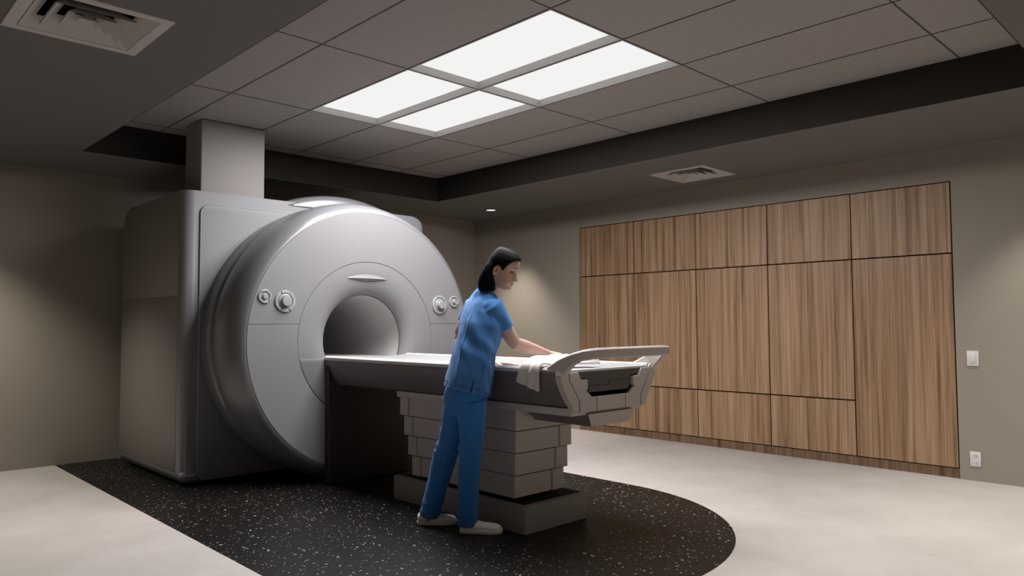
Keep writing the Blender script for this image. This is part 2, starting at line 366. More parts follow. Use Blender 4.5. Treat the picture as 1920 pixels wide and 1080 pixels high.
# wall plates
t = thing('light_switch', 'plain white rocker light switch plate on the beige wall beside the cabinets', 'light switch', (W, 1.6, .909))
obj('plate', prism([(1.600-.04, .852), (1.600+.04, .852), (1.600+.04, .966), (1.600-.04, .966)], 'x', W-.008, W, .003), MT['plate'], t)
obj('rocker', prism([(1.600-.017, .876), (1.600+.017, .876), (1.600+.017, .942), (1.600-.017, .942)], 'x', W-.012, W-.006, .002), MT['plate'], t)
t = thing('power_outlet', 'white double power outlet plate low on the beige wall below the switch', 'outlet', (W, 1.605, .16))
obj('plate', prism([(1.605-.036, .106), (1.605+.036, .106), (1.605+.036, .216), (1.605-.036, .216)], 'x', W-.008, W, .003), MT['plate'], t)
for zc in (.135, .187):
    so = obj('socket', prism([(1.605+.017*math.cos(a*PI/8), zc+.017*math.sin(a*PI/8)) for a in range(16)], 'x', W-.011, W-.006, .001, 1), MT['plate'], t)
    bm = box(W-.0122, W-.010, 1.598-.0015, 1.598+.0015, zc-.006, zc+.006); add(bm, box(W-.0122, W-.010, 1.612-.0015, 1.612+.0015, zc-.005, zc+.005))
    obj('slot', bm, MT['black'], so)

# ------------------------------------------------------------------ floor mat
MX0, MX1, MYC = 1.62, 4.44, 3.33
mr = (MX1-MX0)/2; mc = (MX0+MX1)/2
poly = [(MX0, YB-.005), (MX0, MYC)] + [(mc-mr*math.cos(PI*i/64), MYC-mr*math.sin(PI*i/64)) for i in range(1, 64)] + [(MX1, MYC), (MX1, YB-.005)]
tag(obj('floor_mat', prism(poly, 'z', 0, .002), MT['rubber'], loc=(mc, 4.5, 0)), 'black white-flecked rubber floor inlay with rounded end under the scanner', 'floor covering')

# ------------------------------------------------------------------ wall cabinets
ys = [1.717, 2.467, 3.215, 3.965, 4.711, 5.469]
where = ['tall wood cabinet with two doors, next to the light switch', 'wood cabinet with three doors, second from the light switch', 'middle wood cabinet of the five, three stacked doors',
         'wood cabinet partly behind the table handle, with three stacked doors', 'wood cabinet with three doors at the end by the room corner']
for k in range(5):
    y0, y1 = ys[k], ys[k+1]
    t = thing('wall_cabinet', where[k], 'cabinet', (W, (y0+y1)/2, 0), 'built-in wood cabinets')
    obj('carcass', box(W+.022, W+.42, y0+.001, y1-.001, .003, 2.263), MT['gap'], t)
    rows = [(1.714, 2.262), (.079, 1.708)] if k == 0 else [(1.714, 2.262), (.539, 1.708), (.079, .532)]
    for z0, z1 in rows:
        d = obj('door', box(W-.001, W+.021, y0+.0042, y1-.0042, z0+.002, z1-.002, .0012, 1), MT['wood'], t)
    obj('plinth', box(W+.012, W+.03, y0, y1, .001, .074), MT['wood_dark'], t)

# ------------------------------------------------------------------ ceiling duct
t = thing('ceiling_duct', 'square grey duct column from scanner housing up to the ceiling', 'duct', (2.462, 5.88, 2.18))
obj('duct_casing', box(2.205, 2.722, 5.72, 6.04, 2.196, ZC-.002, .012, 3), MT['duct'], t)

# ------------------------------------------------------------------ MRI scanner
mri = thing('mri_scanner', 'large grey ring-shaped MRI scanner with round bore on the black flooring', 'MRI scanner', (AX, 5.8, 0))
HX0, HX1, HY0, HY1, HZ = 2.04, 4.285, 5.60, 7.0, 2.195
h = box(HX0, HX1, HY0, HY1, .004, HZ)
E_ = lambda f: [e for e in h.edges if f(*[v.co for v in e.verts])]
bev(h, E_(lambda a, b: a.y > 6.9 and b.y > 6.9 and a.z > 2 and b.z > 2), .19, 8)
bev(h, E_(lambda a, b: (abs(a.x-b.x) > 1 or abs(a.y-b.y) > .5) and a.z < .01 and b.z < .01), .10, 6)
bev(h, E_(lambda a, b: abs(a.z-b.z) > 1 and a.y < 5.61 and b.y < 5.61), .085, 7)
bev(h, E_(lambda a, b: abs(a.x-b.x) > 1 and a.y < 5.7 and b.y < 5.7 and a.z > 2.1 and b.z > 2.1), .03, 4)
cut = revolve([(.40, 5.3), (.40, 7.3)], seg=64, caps=True)
kc = .19
corner = prism([(HX1+.05, HZ+.05), (HX1-kc, HZ+.05)]+[(HX1-kc+kc*math.sin(PI/2*i/10), HZ-kc+kc*math.cos(PI/2*i/10)) for i in range(11)]+[(HX1+.05, HZ-kc)], 'y', HY0-.1, HY1+.1)
h = boolean_cut(h, corner)
obj('housing', boolean_cut(h, cut), MT['shell'], mri, 40)
bm = prism([(5.69, .105), (6.994, .105), (6.994, 1.400), (5.69, 1.400)], 'x', HX0-.003, HX0+.01, .002)
obj('side_panel', bm, MT['shell_bounce'], mri)
bm = prism([(5.69, 1.408), (6.994, 1.408), (6.994, 2.02)]+[(6.814+.18*math.cos(a), 2.0+.18*math.sin(a)) for a in [PI/2*i/8 for i in range(1, 9)]]+[(5.69, 2.18)], 'x', HX0-.003, HX0+.01, .002)
obj('side_panel', bm, MT['shell_bounce'], mri)
pan = prism(rrect(2.157, 4.21, .035, 2.10, .075), 'y', 5.586, 5.603, .0125, 4)
cut = revolve([(.9, 5.3), (.9, 5.9)], seg=96, caps=True)
obj('front_panel', boolean_cut(pan, cut), MT['shell'], mri, 40)
edge_path = [Vector((x, 5.5885, z)) for x, z in rrect(2.161, 4.206, .039, 2.096, .073, 10)]
obj('panel_edge_highlight', tube(edge_path[5:]+edge_path[:6], [.0045]*45, hint=Vector((0, 1, 0)), n_=8), MT['dial'], mri)  # pale tube in place of light caught on the panel's edge
# hump of the top cover
hp = [(1.25, 5.585), (1.355, 5.59), (1.385, 5.605), (1.402, 5.64), (1.408, 5.70), (1.408, 6.45), (1.37, 6.5), (1.2, 6.5)]
hm = revolve(hp, 3.38, .892, 96, math.radians(50), math.radians(130))
clip_below(hm, HZ-.03, False)
obj('top_cover', hm, MT['ring'], mri, 40)
# bell of the gantry
bell = [(.985, 4.986), (1.001, 4.982), (1.012, 4.984), (1.034, 5.000), (1.058, 5.035), (1.079, 5.09), (1.093, 5.16), (1.099, 5.24), (1.097, 5.31), (1.090, 5.345), (1.083, 5.352), (1.083, 5.36), (1.092, 5.368), (1.097, 5.39), (1.095, 5.46), (1.085, 5.52), (1.085, 5.62)]
obj('gantry_ring', clip_below(revolve(bell, seg=160), .004), MT['ring'], mri, 40)
a = math.asin((1.188-AZ)/.8)
def half(r0_, r1_, zs, top):
    ao, ai = math.asin((zs-AZ)/r1_), math.asin((zs-AZ)/r0_)
    if top: o = [ao+(PI-2*ao)*i/80 for i in range(81)]; n_ = [PI-ai-(PI-2*ai)*i/80 for i in range(81)]
    else: o = [PI-ao+(PI+2*ao)*i/80 for i in range(81)]; n_ = [2*PI+ai-(PI+2*ai)*i/80 for i in range(81)]
    return [(AX+r1_*math.cos(q), AZ+r1_*math.sin(q)) for q in o]+[(AX+r0_*math.cos(q), AZ+r0_*math.sin(q)) for q in n_]
obj('upper_face', prism(half(.6145, .998, 1.1895, True), 'y', 4.978, 5.0, .0015, 1), MT['face'], mri)
obj('lower_face', prism(half(.6145, .998, 1.1865, False), 'y', 4.978, 5.0, .0015, 1), MT['face'], mri)
obj('face_backing', revolve([(.60, 4.992), (1.0, 4.992)]), MT['gap'], mri)
fl = [(.6125, 4.995), (.6118, 4.9795), (.56, 4.979), (.51, 4.982), (.465, 4.988), (.425, 5.0), (.395, 5.018), (.373, 5.04), (.362, 5.06), (.357, 5.08)]
obj('bore_flare', revolve(fl), MT['face'], mri, 45)
obj('bore_tunnel', revolve([(.357, 5.078), (.355, 5.2), (.355, 7.0)], seg=96), MT['bore'], mri)
obj('bore_rim', revolve([(.3595, 5.070), (.354, 5.074), (.354, 5.080), (.3595, 5.083)], seg=96), MT['charcoal'], mri)
# flat infill below the table shelf
ch = .930; al = math.asin((ch-AZ)/.6105)
obj('lower_infill', prism([(AX+.6105*math.cos(PI-al+(PI+2*al)*i/60), AZ+.6105*math.sin(PI-al+(PI+2*al)*i/60)) for i in range(61)], 'y', 4.976, 5.07, .003), MT['face'], mri)
obj('bore_deck', box(AX-.30, AX+.30, 5.065, 6.98, .87, .90, .004), MT['grey'], mri)
obj('lower_block', box(AX-.385, AX+.385, 4.925, 4.977, .006, .915, .006), MT['dark_block'], mri)  # thin block below the table, darker than the scanner shell
# small hood above the bore; a dark sliver stands for the shade under it
bm = newbm(); n_ = 20; rows = []
for k in range(n_+1):
    s = -1+2*k/n_; w_ = 1-s*s; x = 3.231+.185*s
    rows.append([(x, 4.9785, 1.545+.034*w_), (x, 4.9776-.003*w_, 1.545+.018*w_), (x, 4.9770-.008*w_, 1.544+.003*w_), (x, 4.9785, 1.543-.004*w_)])
obj('intake_hood', loft(rows), MT['face'], mri, 60)
obj('hood_shade', prism([(3.231-.17, 1.543)]+[(3.231-.17+.34*i/16, 1.541-.012*math.sin(PI*i/16)) for i in range(1, 16)]+[(3.231+.17, 1.543)], 'y', 4.9770, 4.983), MT['charcoal'], mri)
# dials
def dial(x, z, R, big):
    y = 4.978
    d = obj('control_dial', revolve([(R, y), (R*.98, y-.004), (R*.6, y-.005), (R*.3, y-.005), (.001, y-.005)], x, z, 48), MT['dial'], mri)
    for k in range(4):
        c = math.radians([90, 180, 270, 0][k]); hw = math.radians([24, 60, 24, 60][k] if big else 41)
        obj('ring_segment', sector(R*.72, R, y-.012, y-.003, c-hw, c+hw, 14, .0015, x, z), MT['dial'], d)
    if big:
        obj('inner_collar', revolve([(R*.66, y-.004), (R*.66, y-.010), (R*.58, y-.014), (R*.50, y-.014), (R*.48, y-.008)], x, z, 48), MT['dial'], d)
        obj('knob', revolve([(R*.46, y-.004), (R*.46, y-.034), (R*.42, y-.040), (.001, y-.041)], x, z, 40), MT['dial'], d)
    else:
        obj('knob', revolve([(R*.42, y-.004), (R*.38, y-.016), (R*.32, y-.019), (.001, y-.019)], x, z, 32), MT['dial'], d)
dial(2.533, 1.354, .079, True); dial(2.378, 1.386, .049, False); dial(3.951, 1.350, .079, True); dial(4.108, 1.380, .049, False)

# ------------------------------------------------------------------ patient table
tab = thing('patient_table', 'long grey patient table on a tiered lifting column in front of the scanner', 'patient table', (AX, 3.6, 0))
TY_E, TY_B = 2.585, 5.02
half_s = [(0, .922), (.372, .922), (.388, .930), (.392, .915), (.388, .885), (.372, .84), (.348, .79), (.318, .748), (.300, .733), (0, .733)]
def flare(y):   # the outer walls open a little at the free end
    return max(0., (2.95-y)/.365)**2 * .022 if y < 2.95 else 0.
def sec(y, drop=0.):
    r = [(AX+x+(flare(y)*max(0, z-.733)/.19 if x > .05 else 0), y, z+drop*(z < .9)) for x, z in half_s]; l = [(AX-x-(flare(y)*max(0, z-.733)/.19 if x > .05 else 0), y, z+drop*(z < .9)) for x, z in half_s[::-1]]
    return r+l
yy = [TY_E+.012, 2.65, 2.72, 2.8, 2.88, 2.96, 3.4, 4.0, 4.5, 4.8, 4.972]
sh = loft([sec(y) for y in yy])
bmesh.ops.remove_doubles(sh, verts=sh.verts, dist=1e-5)
obj('side_shell', sh, MT['side'], tab, 50)
obj('bore_slide', box(AX-.27, AX+.27, 4.95, 6.9, .9, .925, .004), MT['grey'], tab)
top_s = [(-.392, .923), (-.394, .938), (-.388, .947), (-.360, .948), (-.345, .942), (-.20, .934), (0, .932), (.20, .934), (.345, .942), (.360, .948), (.388, .947), (.394, .938), (.392, .923)]
tp = loft([[(AX+x, y, z) for x, z in top_s] for y in (TY_E+.004, 2.62, 3.5, 4.5, 4.974)])
tt = obj('table_top', tp, MT['white'], tab, 40)
for s_ in (-1, 1):
    obj('rim', loft([[(AX+s_*x, y, z) for x, z in ((.340, .9435), (.360, .9505), (.388, .9495), (.3965, .939), (.3945, .922), (.389, .918), (.389, .935), (.345, .936))] for y in (TY_E+.002, 2.62, 3.5, 4.5, 4.973)]), MT['rim'], tt, 40)
obj('front_lip', box(AX-.352, AX+.352, TY_E-.004, TY_E+.010, .9275, .9395, .003), MT['rim'], tt)
obj('under_tray', prism([(-.318+AX, .735), (.318+AX, .735), (.312+AX, .694), (-.312+AX, .694)], 'y', TY_E+.008, 4.16, .003), MT['grey'], tab)
# end cap
Y0, Y1 = TY_E-.012, TY_E+.012
P2 = lambda pts: [(AX+x, z) for x, z in pts]
obj('end_backing', prism(P2([(-.40, .925), (.40, .925), (.36, .80), (.29, .72), (-.29, .72), (-.36, .80)]), 'y', TY_E+.012, TY_E+.02), MT['black'], tab)
pl = [(-.343, .926), (-.277, .926), (-.254, .886), (-.201, .883), (-.201, .832), (-.214, .828), (-.165, .789), (-.1292, .789), (-.1292, .713), (-.2635, .713), (-.2635, .774), (-.343, .883)]
obj('end_panel', prism(P2(pl), 'y', Y0, Y1, .0015, 1), MT['grey'], tab)
obj('end_panel', prism(P2([(-x, z) for x, z in pl]), 'y', Y0, Y1, .0015, 1), MT['grey'], tab)
obj('end_panel', prism(P2([(-.1222, .789), (.1222, .789), (.1222, .713), (-.1222, .713)]), 'y', Y0, Y1, .0015, 1), MT['grey'], tab)
con = obj('console', prism(P2([(-.270, .924), (.270, .924), (.252, .890), (.192, .886), (.188, .838), (.170, .812), (-.188, .812), (-.186, .884), (-.246, .890)]), 'y', TY_E+.002, TY_E+.012, .003, 1), MT['charcoal'], tab)
obj('console_flap', prism(P2([(-.150, .848), (-.004, .848), (-.004, .870), (.166, .868), (.166, .815), (-.183, .815), (-.183, .848)]), 'y', TY_E-.002, TY_E+.004, .0015, 1), MT['charcoal'], con)
for s in (-1, 1):
    w_ = [(s*.392, .958), (s*.4085, .930), (s*.4135, .912), (s*.409, .885), (s*.388, .84), (s*.359, .79), (s*.3235, .748), (s*.308, .713), (s*.2715, .713), (s*.2715, .777), (s*.352, .889), (s*.352, .928), (s*.370, .952)]
    obj('end_wing', prism(P2(w_), 'y', Y0, TY_E+.03, .002, 1), MT['grey'], tab)
# U-shaped handle: (x, y, z top, z bottom)
hp = [(-.360, 2.76, .938, .88), (-.368, 2.71, .946, .875), (-.377, 2.66, .968, .875), (-.384, 2.61, .994, .885), (-.388, 2.575, 1.008, .903), (-.390, 2.54, 1.020, .940), (-.386, 2.505, 1.034, .970), (-.368, 2.468, 1.047, .992), (-.33, 2.44, 1.054, .999), (-.28, 2.425, 1.057, 1.001), (-.15, 2.418, 1.058, 1.002)]
path = hp+[(0, 2.416, 1.058, 1.002)]+[(-x, y, a_, b_) for x, y, a_, b_ in hp[::-1]]
rings = []
for i, (x, y, zt, zb) in enumerate(path):
    p0, p1 = path[max(0, i-1)], path[min(len(path)-1, i+1)]
    d = Vector((p1[0]-p0[0], p1[1]-p0[1], 0)).normalized(); nrm = Vector((d.y, -d.x, 0)); hw = .021; hz = (zt-zb)/2; c = Vector((AX+x, y, (zt+zb)/2))
    rg = []
    for a_, b_ in ((1, .7), (.7, 1), (-.7, 1), (-1, .7), (-1, -.7), (-.7, -1), (.7, -1), (1, -.7)):
        sx = hw*(1 if abs(a_) == 1 else .6)*(1 if a_ > 0 else -1); sz = (hz if abs(b_) == 1 else hz-.008)*(1 if b_ > 0 else -1)
        rg.append(c+nrm*sx+ZP*sz)
    rings.append(rg)
obj('handle', loft(rings), MT['grey'], tab, 30)
# lower drawer box
dr = loft([[(AX-.195, TY_E-.004, .700), (AX+.195, TY_E-.004, .700), (AX+.170, TY_E-.004, .630), (AX-.170, TY_E-.004, .630)], [(AX-.195, 3.03, .700), (AX+.195, 3.03, .700), (AX+.170, 3.005, .630), (AX-.170, 3.005, .630)]])
bev(dr, dr.edges, .002, 1)
db = obj('drawer_box', dr, MT['side'], tab, 20)  # shade on the drawer's sides comes from the dark side colour
obj('drawer_front', prism(P2([(-.1945, .6995), (.1945, .6995), (.1695, .6305), (-.1695, .6305)]), 'y', TY_E-.010, TY_E-.003, .002, 1), MT['grey'], db)
# lifting column: four tiers, each slimmer than the one above
ZT = [.700, .570, .440, .309, .178]
for k in range(4):
    g = k*.0105; y0, y1 = 3.045+k*.015, 4.135-k*.034; x0, x1 = 2.975+k*.009, 3.452-k*.018
    z1, z0 = ZT[k]-.003, ZT[k+1]
    ti = obj('column_tier', box(x0, x1, y0, y1, z0, z1, .004, 1), MT['grey'], tab)
    obj('tier_gap', box(x0+.012, x1-.012, y0+.012, y1-.012, z0-.006, z0+.002), MT['gap'], ti)
    # pilaster strips on the free ends
    obj('pilaster', box(x1-.085, x1+.022-k*.002, y0-.010, y0+.06, z0+.002, z1, .003, 1), MT['grey'], ti)
    obj('pilaster', box(x0-.010, x0+.05, y1-.06, y1+.030, z0+.002, z1, .003, 1), MT['grey'], ti)
bs = box(2.965, 3.502, 2.97, 4.245, .003, .158)
bev(bs, [e for e in bs.edges if abs(e.verts[0].co.z-e.verts[1].co.z) > .1], .02, 3)
bev(bs, [e for e in bs.edges if min(v.co.z for v in e.verts) > .157], .014, 2)
obj('table_base', bs, MT['basegrey'], tab, 30)
obj('base_well', box(2.995, 3.475, 3.005, 4.21, .157, .1605), MT['black'], tab)

# ------------------------------------------------------------------ towel
def smooth(t): return t*t*(3-2*t)
def spline(pts, t):
    n_ = len(pts)-1; f = min(max(t, 0), 1)*n_; i = min(int(f), n_-1); u = f-i
    P = [pts[max(0, i-1)], pts[i], pts[i+1], pts[min(n_, i+2)]]
    return [0.5*(2*b+(c-a)*u+(2*a-5*b+4*c-d)*u*u+(3*b-a-3*c+d)*u**3) for a, b, c, d in zip(*P)]
# x, y, z, half width, tilt of the cross line in y/x
tw = [(2.876, 2.838, .836, .094), (2.861, 2.822, .874, .086), (2.844, 2.800, .924, .074), (2.858, 2.795, .9615, .070), (2.91, 2.815, .964, .080), (2.99, 2.87, .957, .105), (3.09, 2.90, .958, .115), (3.18, 2.85, .956, .09), (3.245, 2.79, .952, .064), (3.29, 2.757, .9515, .052), (3.305, 2.745, .9515, .034)]
bm = newbm(); NS, NT_ = 72, 30; g = []
for i in range(NS+1):
    s = i/NS; x, y, z, hw = spline(tw, s); row = []
    for j in range(NT_+1):
        t_ = -1+2*j/NT_
        px, py, pz = x, y+t_*hw, z
        if s > .30:       # heap on the table top
            k = smooth(min(1, (s-.30)/.12))
            hgt = .013*(noise.noise(Vector((px*13, py*15, 1.7)))+.55)+.010*noise.noise(Vector((px*30, py*26, 4.)))
            hump = (1-t_*t_)*(.026 if s < .7 else .026+.016*smooth(min(1, (s-.7)/.2)))*(1 if s < .93 else math.sqrt(max(0, 1-((s-.93)/.07)**2)))
            endk = 1 if s < .93 else math.sqrt(max(0, 1-((s-.93)/.07)**2))
            pz += k*(max(0, hgt)*(1-t_**4)*endk+hump-.004*abs(t_)**3)
            pz = max(pz, .9515)
            px += k*.02*noise.noise(Vector((py*14, 3, s*4))); py += k*.012*noise.noise(Vector((px*20, 9, s*4)))
        else:             # hanging flap with soft folds
            q = 1-s/.30
            px -= (.3+.7*q)*(.008+.013*math.exp(-((t_+.35-.25*q)/.16)**2)-.008*math.exp(-((t_-.1)/.22)**2)+.010*math.exp(-((t_-.75)/.25)**2)); pz += q*.024*(t_+.35)
            py += -q*.012*t_*q
        row.append(bm.verts.new((px, py, pz)))
    g.append(row)
for i in range(NS):
    for j in range(NT_): bm.faces.new((g[i][j], g[i+1][j], g[i+1][j+1], g[i][j+1]))
bmesh.ops.recalc_face_normals(bm, faces=bm.faces)
if sum(f.normal.z for f in bm.faces) < 0: bmesh.ops.reverse_faces(bm, faces=bm.faces)
to = obj('towel', bm, MT['towel'], sharp=0, loc=(3.05, 2.85, .95)); tag(to, 'crumpled white terry towel draped over the near edge of the patient table', 'towel')
md = to.modifiers.new('thick', 'SOLIDIFY'); md.thickness = .011; md.offset = 1
md = to.modifiers.new('soft', 'SUBSURF'); md.levels = 1; md.render_levels = 1

# ------------------------------------------------------------------ technician
def fuse(parts, voxel, it=4, fac=.5):
    """overlapping closed solids -> one continuous surface"""
    bm = newbm()
    for p in parts: add(bm, p)
    me = bpy.data.meshes.new('f'); bm.to_mesh(me); bm.free()
    o = bpy.data.objects.new('f', me); COL.objects.link(o)
    m_ = o.modifiers.new('r', 'REMESH'); m_.mode = 'VOXEL'; m_.voxel_size = voxel; m_.use_smooth_shade = True
    s_ = o.modifiers.new('s', 'SMOOTH'); s_.iterations = it; s_.factor = fac
    dg = bpy.context.evaluated_depsgraph_get(); r = newbm(); r.from_mesh(o.evaluated_get(dg).to_mesh())
    bpy.data.objects.remove(o); return r

# head frame
TH = math.radians(19); YH = math.radians(-12)
xf = XP*math.cos(YH)+YP*math.sin(YH); yl = -XP*math.sin(YH)+YP*math.cos(YH)
HF = xf*math.cos(TH)-ZP*math.sin(TH); HU = xf*math.sin(TH)+ZP*math.cos(TH); HL = yl
HC = J(939, 503, 4.25)
def Hd(f, l, u): return HC+HF*f+HL*l+HU*u
def tabl(xs, ys_, x):
    if x <= xs[0]: return ys_[0]
    for i in range(len(xs)-1):
        if x <= xs[i+1]:
            t_ = (x-xs[i])/(xs[i+1]-xs[i]); return ys_[i]+(ys_[i+1]-ys_[i])*t_
    return ys_[-1]
uu = [-.114, -.110, -.104, -.098, -.088, -.080, -.074, -.068, -.062, -.056, -.050, -.037, -.02, -.005, .01, .025, .04, .06, .08, .095, .105, .110]
ffv = [.066, .080, .090, .0935, .0905, .089, .0955, .0945, .0975, .094, .092, .0905, .089, .0885, .093, .0995, .102, .099, .086, .065, .042, .012]
fbv = [.040, .022, .004, -.006, -.018, -.030, -.040, -.048, -.055, -.062, -.062, -.067, -.071, -.0735, -.074, -.072, -.068, -.061, -.053, -.044, -.032, -.016]
wwv = [.016, .027, .036, .042, .049, .053, .0555, .0575, .059, .0605, .062, .0645, .067, .0685, .070, .0715, .072, .069, .060, .046, .030, .010]
def head_pt(phi, u, off=0.):
    ff, fb, w_ = tabl(uu, ffv, u), tabl(uu, fbv, u), tabl(uu, wwv, u)
    cf = fb+(ff-fb)*.46; c, s = math.cos(phi), math.sin(phi)
    ex = 2.25
    rf = (ff-cf) if c > 0 else (cf-fb)
    f = cf+(rf+off)*math.copysign(abs(c)**(2/ex), c); l = (w_+off)*math.copysign(abs(s)**(2/ex), s)
    return f, l
def face_detail(f, l, u):
    if f < .03: return f, l, u
    nz = tabl([-.056, -.050, -.044, -.037, -.030, -.015, 0, .014], [0, .011, .025, .030, .027, .0165, .008, 0], u)
    wn = tabl([-.05, -.04, -.02, .01], [.0155, .0140, .0090, .0075], u)
    f += nz*math.exp(-(l/wn)**2)
    f += .006*math.exp(-((abs(l)-.013)/.006)**2-((u+.045)/.007)**2)
    f -= .013*math.exp(-((abs(l)-.030)/.016)**2-((u-.003)/.012)**2)
    f += .005*math.exp(-((abs(l)-.030)/.012)**2-((u-.002)/.007)**2)
    f += .004*math.exp(-((abs(l)-.028)/.02)**2-((u-.024)/.008)**2)
    f -= .004*math.exp(-(l/.022)**2-((u+.0685)/.0022)**2)
    f += .0035*math.exp(-(l/.017)**2-((u+.0735)/.004)**2)+.003*math.exp(-(l/.015)**2-((u+.063)/.0035)**2)
    return f, l, u
rings = []; U = sorted(set([-.114+.224*i/60 for i in range(61)]))
for u in U:
    rg = []
    for i in range(72):
        f, l = head_pt(2*PI*i/72, u); f, l, u2 = face_detail(f, l, u); rg.append(Hd(f, l, u2))
    rings.append(rg)
parts = [loft(rings)]
# ears
for s in (-1, 1):
    e = newbm(); bmesh.ops.create_uvsphere(e, u_segments=20, v_segments=14, radius=1)
    for v in e.verts:
        f, l, u = v.co.x*.0135*(1+.15*v.co.z), v.co.y*.0085, v.co.z*.031
        rr = math.hypot(v.co.x-.12, v.co.z-.1)
        l += (.0035-.0125*math.exp(-(rr/.5)**4))*(v.co.y*s > 0)*s
        v.co = Hd(-.007+f+.15*u, s*.071+l-s*.45*f, -.019+u)
    parts.append(e)
nb = J(909, 553, 4.27)
parts.append(tube([Hd(-.018, 0, -.03), J(925, 537, 4.26), J(920, 546, 4.26), J(914, 557, 4.27)], [.049, .0455, .046, .050], hint=XP))
# torso frame
TYW = math.radians(20); LEAN = math.radians(13)
tf0 = XP*math.cos(TYW)+YP*math.sin(TYW); tl = -XP*math.sin(TYW)+YP*math.cos(TYW)
tf = tf0*math.cos(LEAN)-ZP*math.sin(LEAN)
T = [(874, 734, 4.17, .182, .126), (881, 702, 4.172, .174, .121), (888, 668, 4.18, .165, .114), (895, 640, 4.20, .163, .112), (902, 612, 4.23, .175, .117), (906, 590, 4.26, .184, .112), (907, 574, 4.28, .172, .100), (909, 562, 4.28, .135, .082), (911, 554, 4.27, .095, .069)]
inner = [ring(J(x, y, D), tl, tf, a_-.028, b_-.028) for x, y, D, a_, b_ in T]
parts.append(loft(inner))
SR, SL = J(919, 574, 4.14), J(892, 573, 4.42)
ER, EL = J(965, 644, 4.20), J(861, 628, 4.52)
WR, WL = J(1026, 662.5, 4.38), J(926, 680, 4.40)
def lerp(a, b, t_): return a+(b-a)*t_
def arm(S, E, W_):
    return [tube([lerp(S, E, .12), lerp(S, E, .35), lerp(S, E, .7), lerp(S, E, .93), E, lerp(E, W_, .10), lerp(E, W_, .3), lerp(E, W_, .6), lerp(E, W_, .88), W_], [.040, .046, .042, .0385, .0375, .0375, .0385, .032, .0245, .0235])]
parts += arm(SR, ER, WR)+arm(SL, EL, WL)
def hand(Wp, d, n_up, thumb, bends, L=1.):
    """palm, four jointed fingers and a thumb leaving the side of the palm. d = pointing way, thumb = thumb side"""
    d = d.normalized(); n_up = (n_up-d*n_up.dot(d)).normalized(); s = (thumb-d*thumb.dot(d)); s = (s-n_up*s.dot(n_up)).normalized()
    o = [loft([ring(Wp+d*x*L, s, n_up, a_*L, b_*L, 20, 2.4) for x, a_, b_ in ((-.02, .020, .017), (.0, .025, .018), (.025, .034, .0175), (.055, .040, .0155), (.080, .041, .0135), (.092, .038, .010))])]
    for k, (off, ln, r) in enumerate(((.030, .072, .0088), (.010, .080, .0090), (-.0105, .074, .0086), (-.030, .058, .0076))):
        p = Wp+(d*.072+s*off)*L; q = [p]; ang = 0; dr = (d+s*off*1.6).normalized()
        for seg, bnd in zip((.018, .46*ln, .30*ln, .24*ln), (0,)+tuple(bends)):
            ang += math.radians(bnd); q.append(q[-1]+(dr*math.cos(ang)-n_up*math.sin(ang))*seg*L)
        o.append(tube(q, [r*1.05*L, r*1.05*L, r*.98*L, r*.9*L, r*.74*L], hint=s, n_=12))
    b0 = Wp+(d*.022+s*.026-n_up*.004)*L; t1 = b0+(d*.030+s*.022-n_up*.006)*L; t2 = t1+(d*.028+s*.012-n_up*.006)*L; t3 = t2+(d*.022+s*.004-n_up*.004)*L
    o.append(tube([b0, t1, t2, t3], [.0135*L, .0115*L, .0100*L, .0078*L], hint=n_up, n_=12))
    return o
dl = (J(966, 684, 4.36)-WL); dl.z = -.006
parts += hand(WL, dl, ZP, -YP, (2, 5, 4), .93)
dr_ = (J(1062, 671, 4.42)-WR); dr_.z = -.014
parts += hand(WR, dr_, ZP, YP, (20, 26, 18), .93)
# legs
RL = [(882, 748, 4.10, 29), (884, 775, 4.11, 27), (885, 800, 4.125, 25), (884, 828, 4.145, 22.5), (882, 855, 4.16, 21.5), (880, 885, 4.18, 21), (878, 920, 4.20, 20.3), (876, 955, 4.20, 19.6), (875.5, 984, 4.20, 19.4)]
LL = [(862, 748, 4.25, 30), (858, 775, 4.265, 28), (853, 800, 4.29, 25), (846, 824, 4.32, 23.5), (837, 850, 4.345, 22.5), (828, 880, 4.37, 21), (819, 912, 4.37, 20), (811, 942, 4.37, 19), (805, 968, 4.37, 18.4)]
def leg_in(L_): return tube([J(x, y, D) for x, y, D, h_ in L_]+[J(L_[-1][0]-3, L_[-1][1]+3, L_[-1][2])], [h_*D/FPX*.78 for x, y, D, h_ in L_[:6]]+[.045, .038, .034, .033], hint=XP)
parts += [leg_in(RL), leg_in(LL), loft([ring(J(x, y, 4.17), tl, tf0, a_, b_) for x, y, a_, b_ in ((872, 765, .10, .075), (872, 745, .135, .09), (874, 725, .14, .09), (879, 705, .14, .09))])]
body = fuse(parts, .0036, 3, .4)

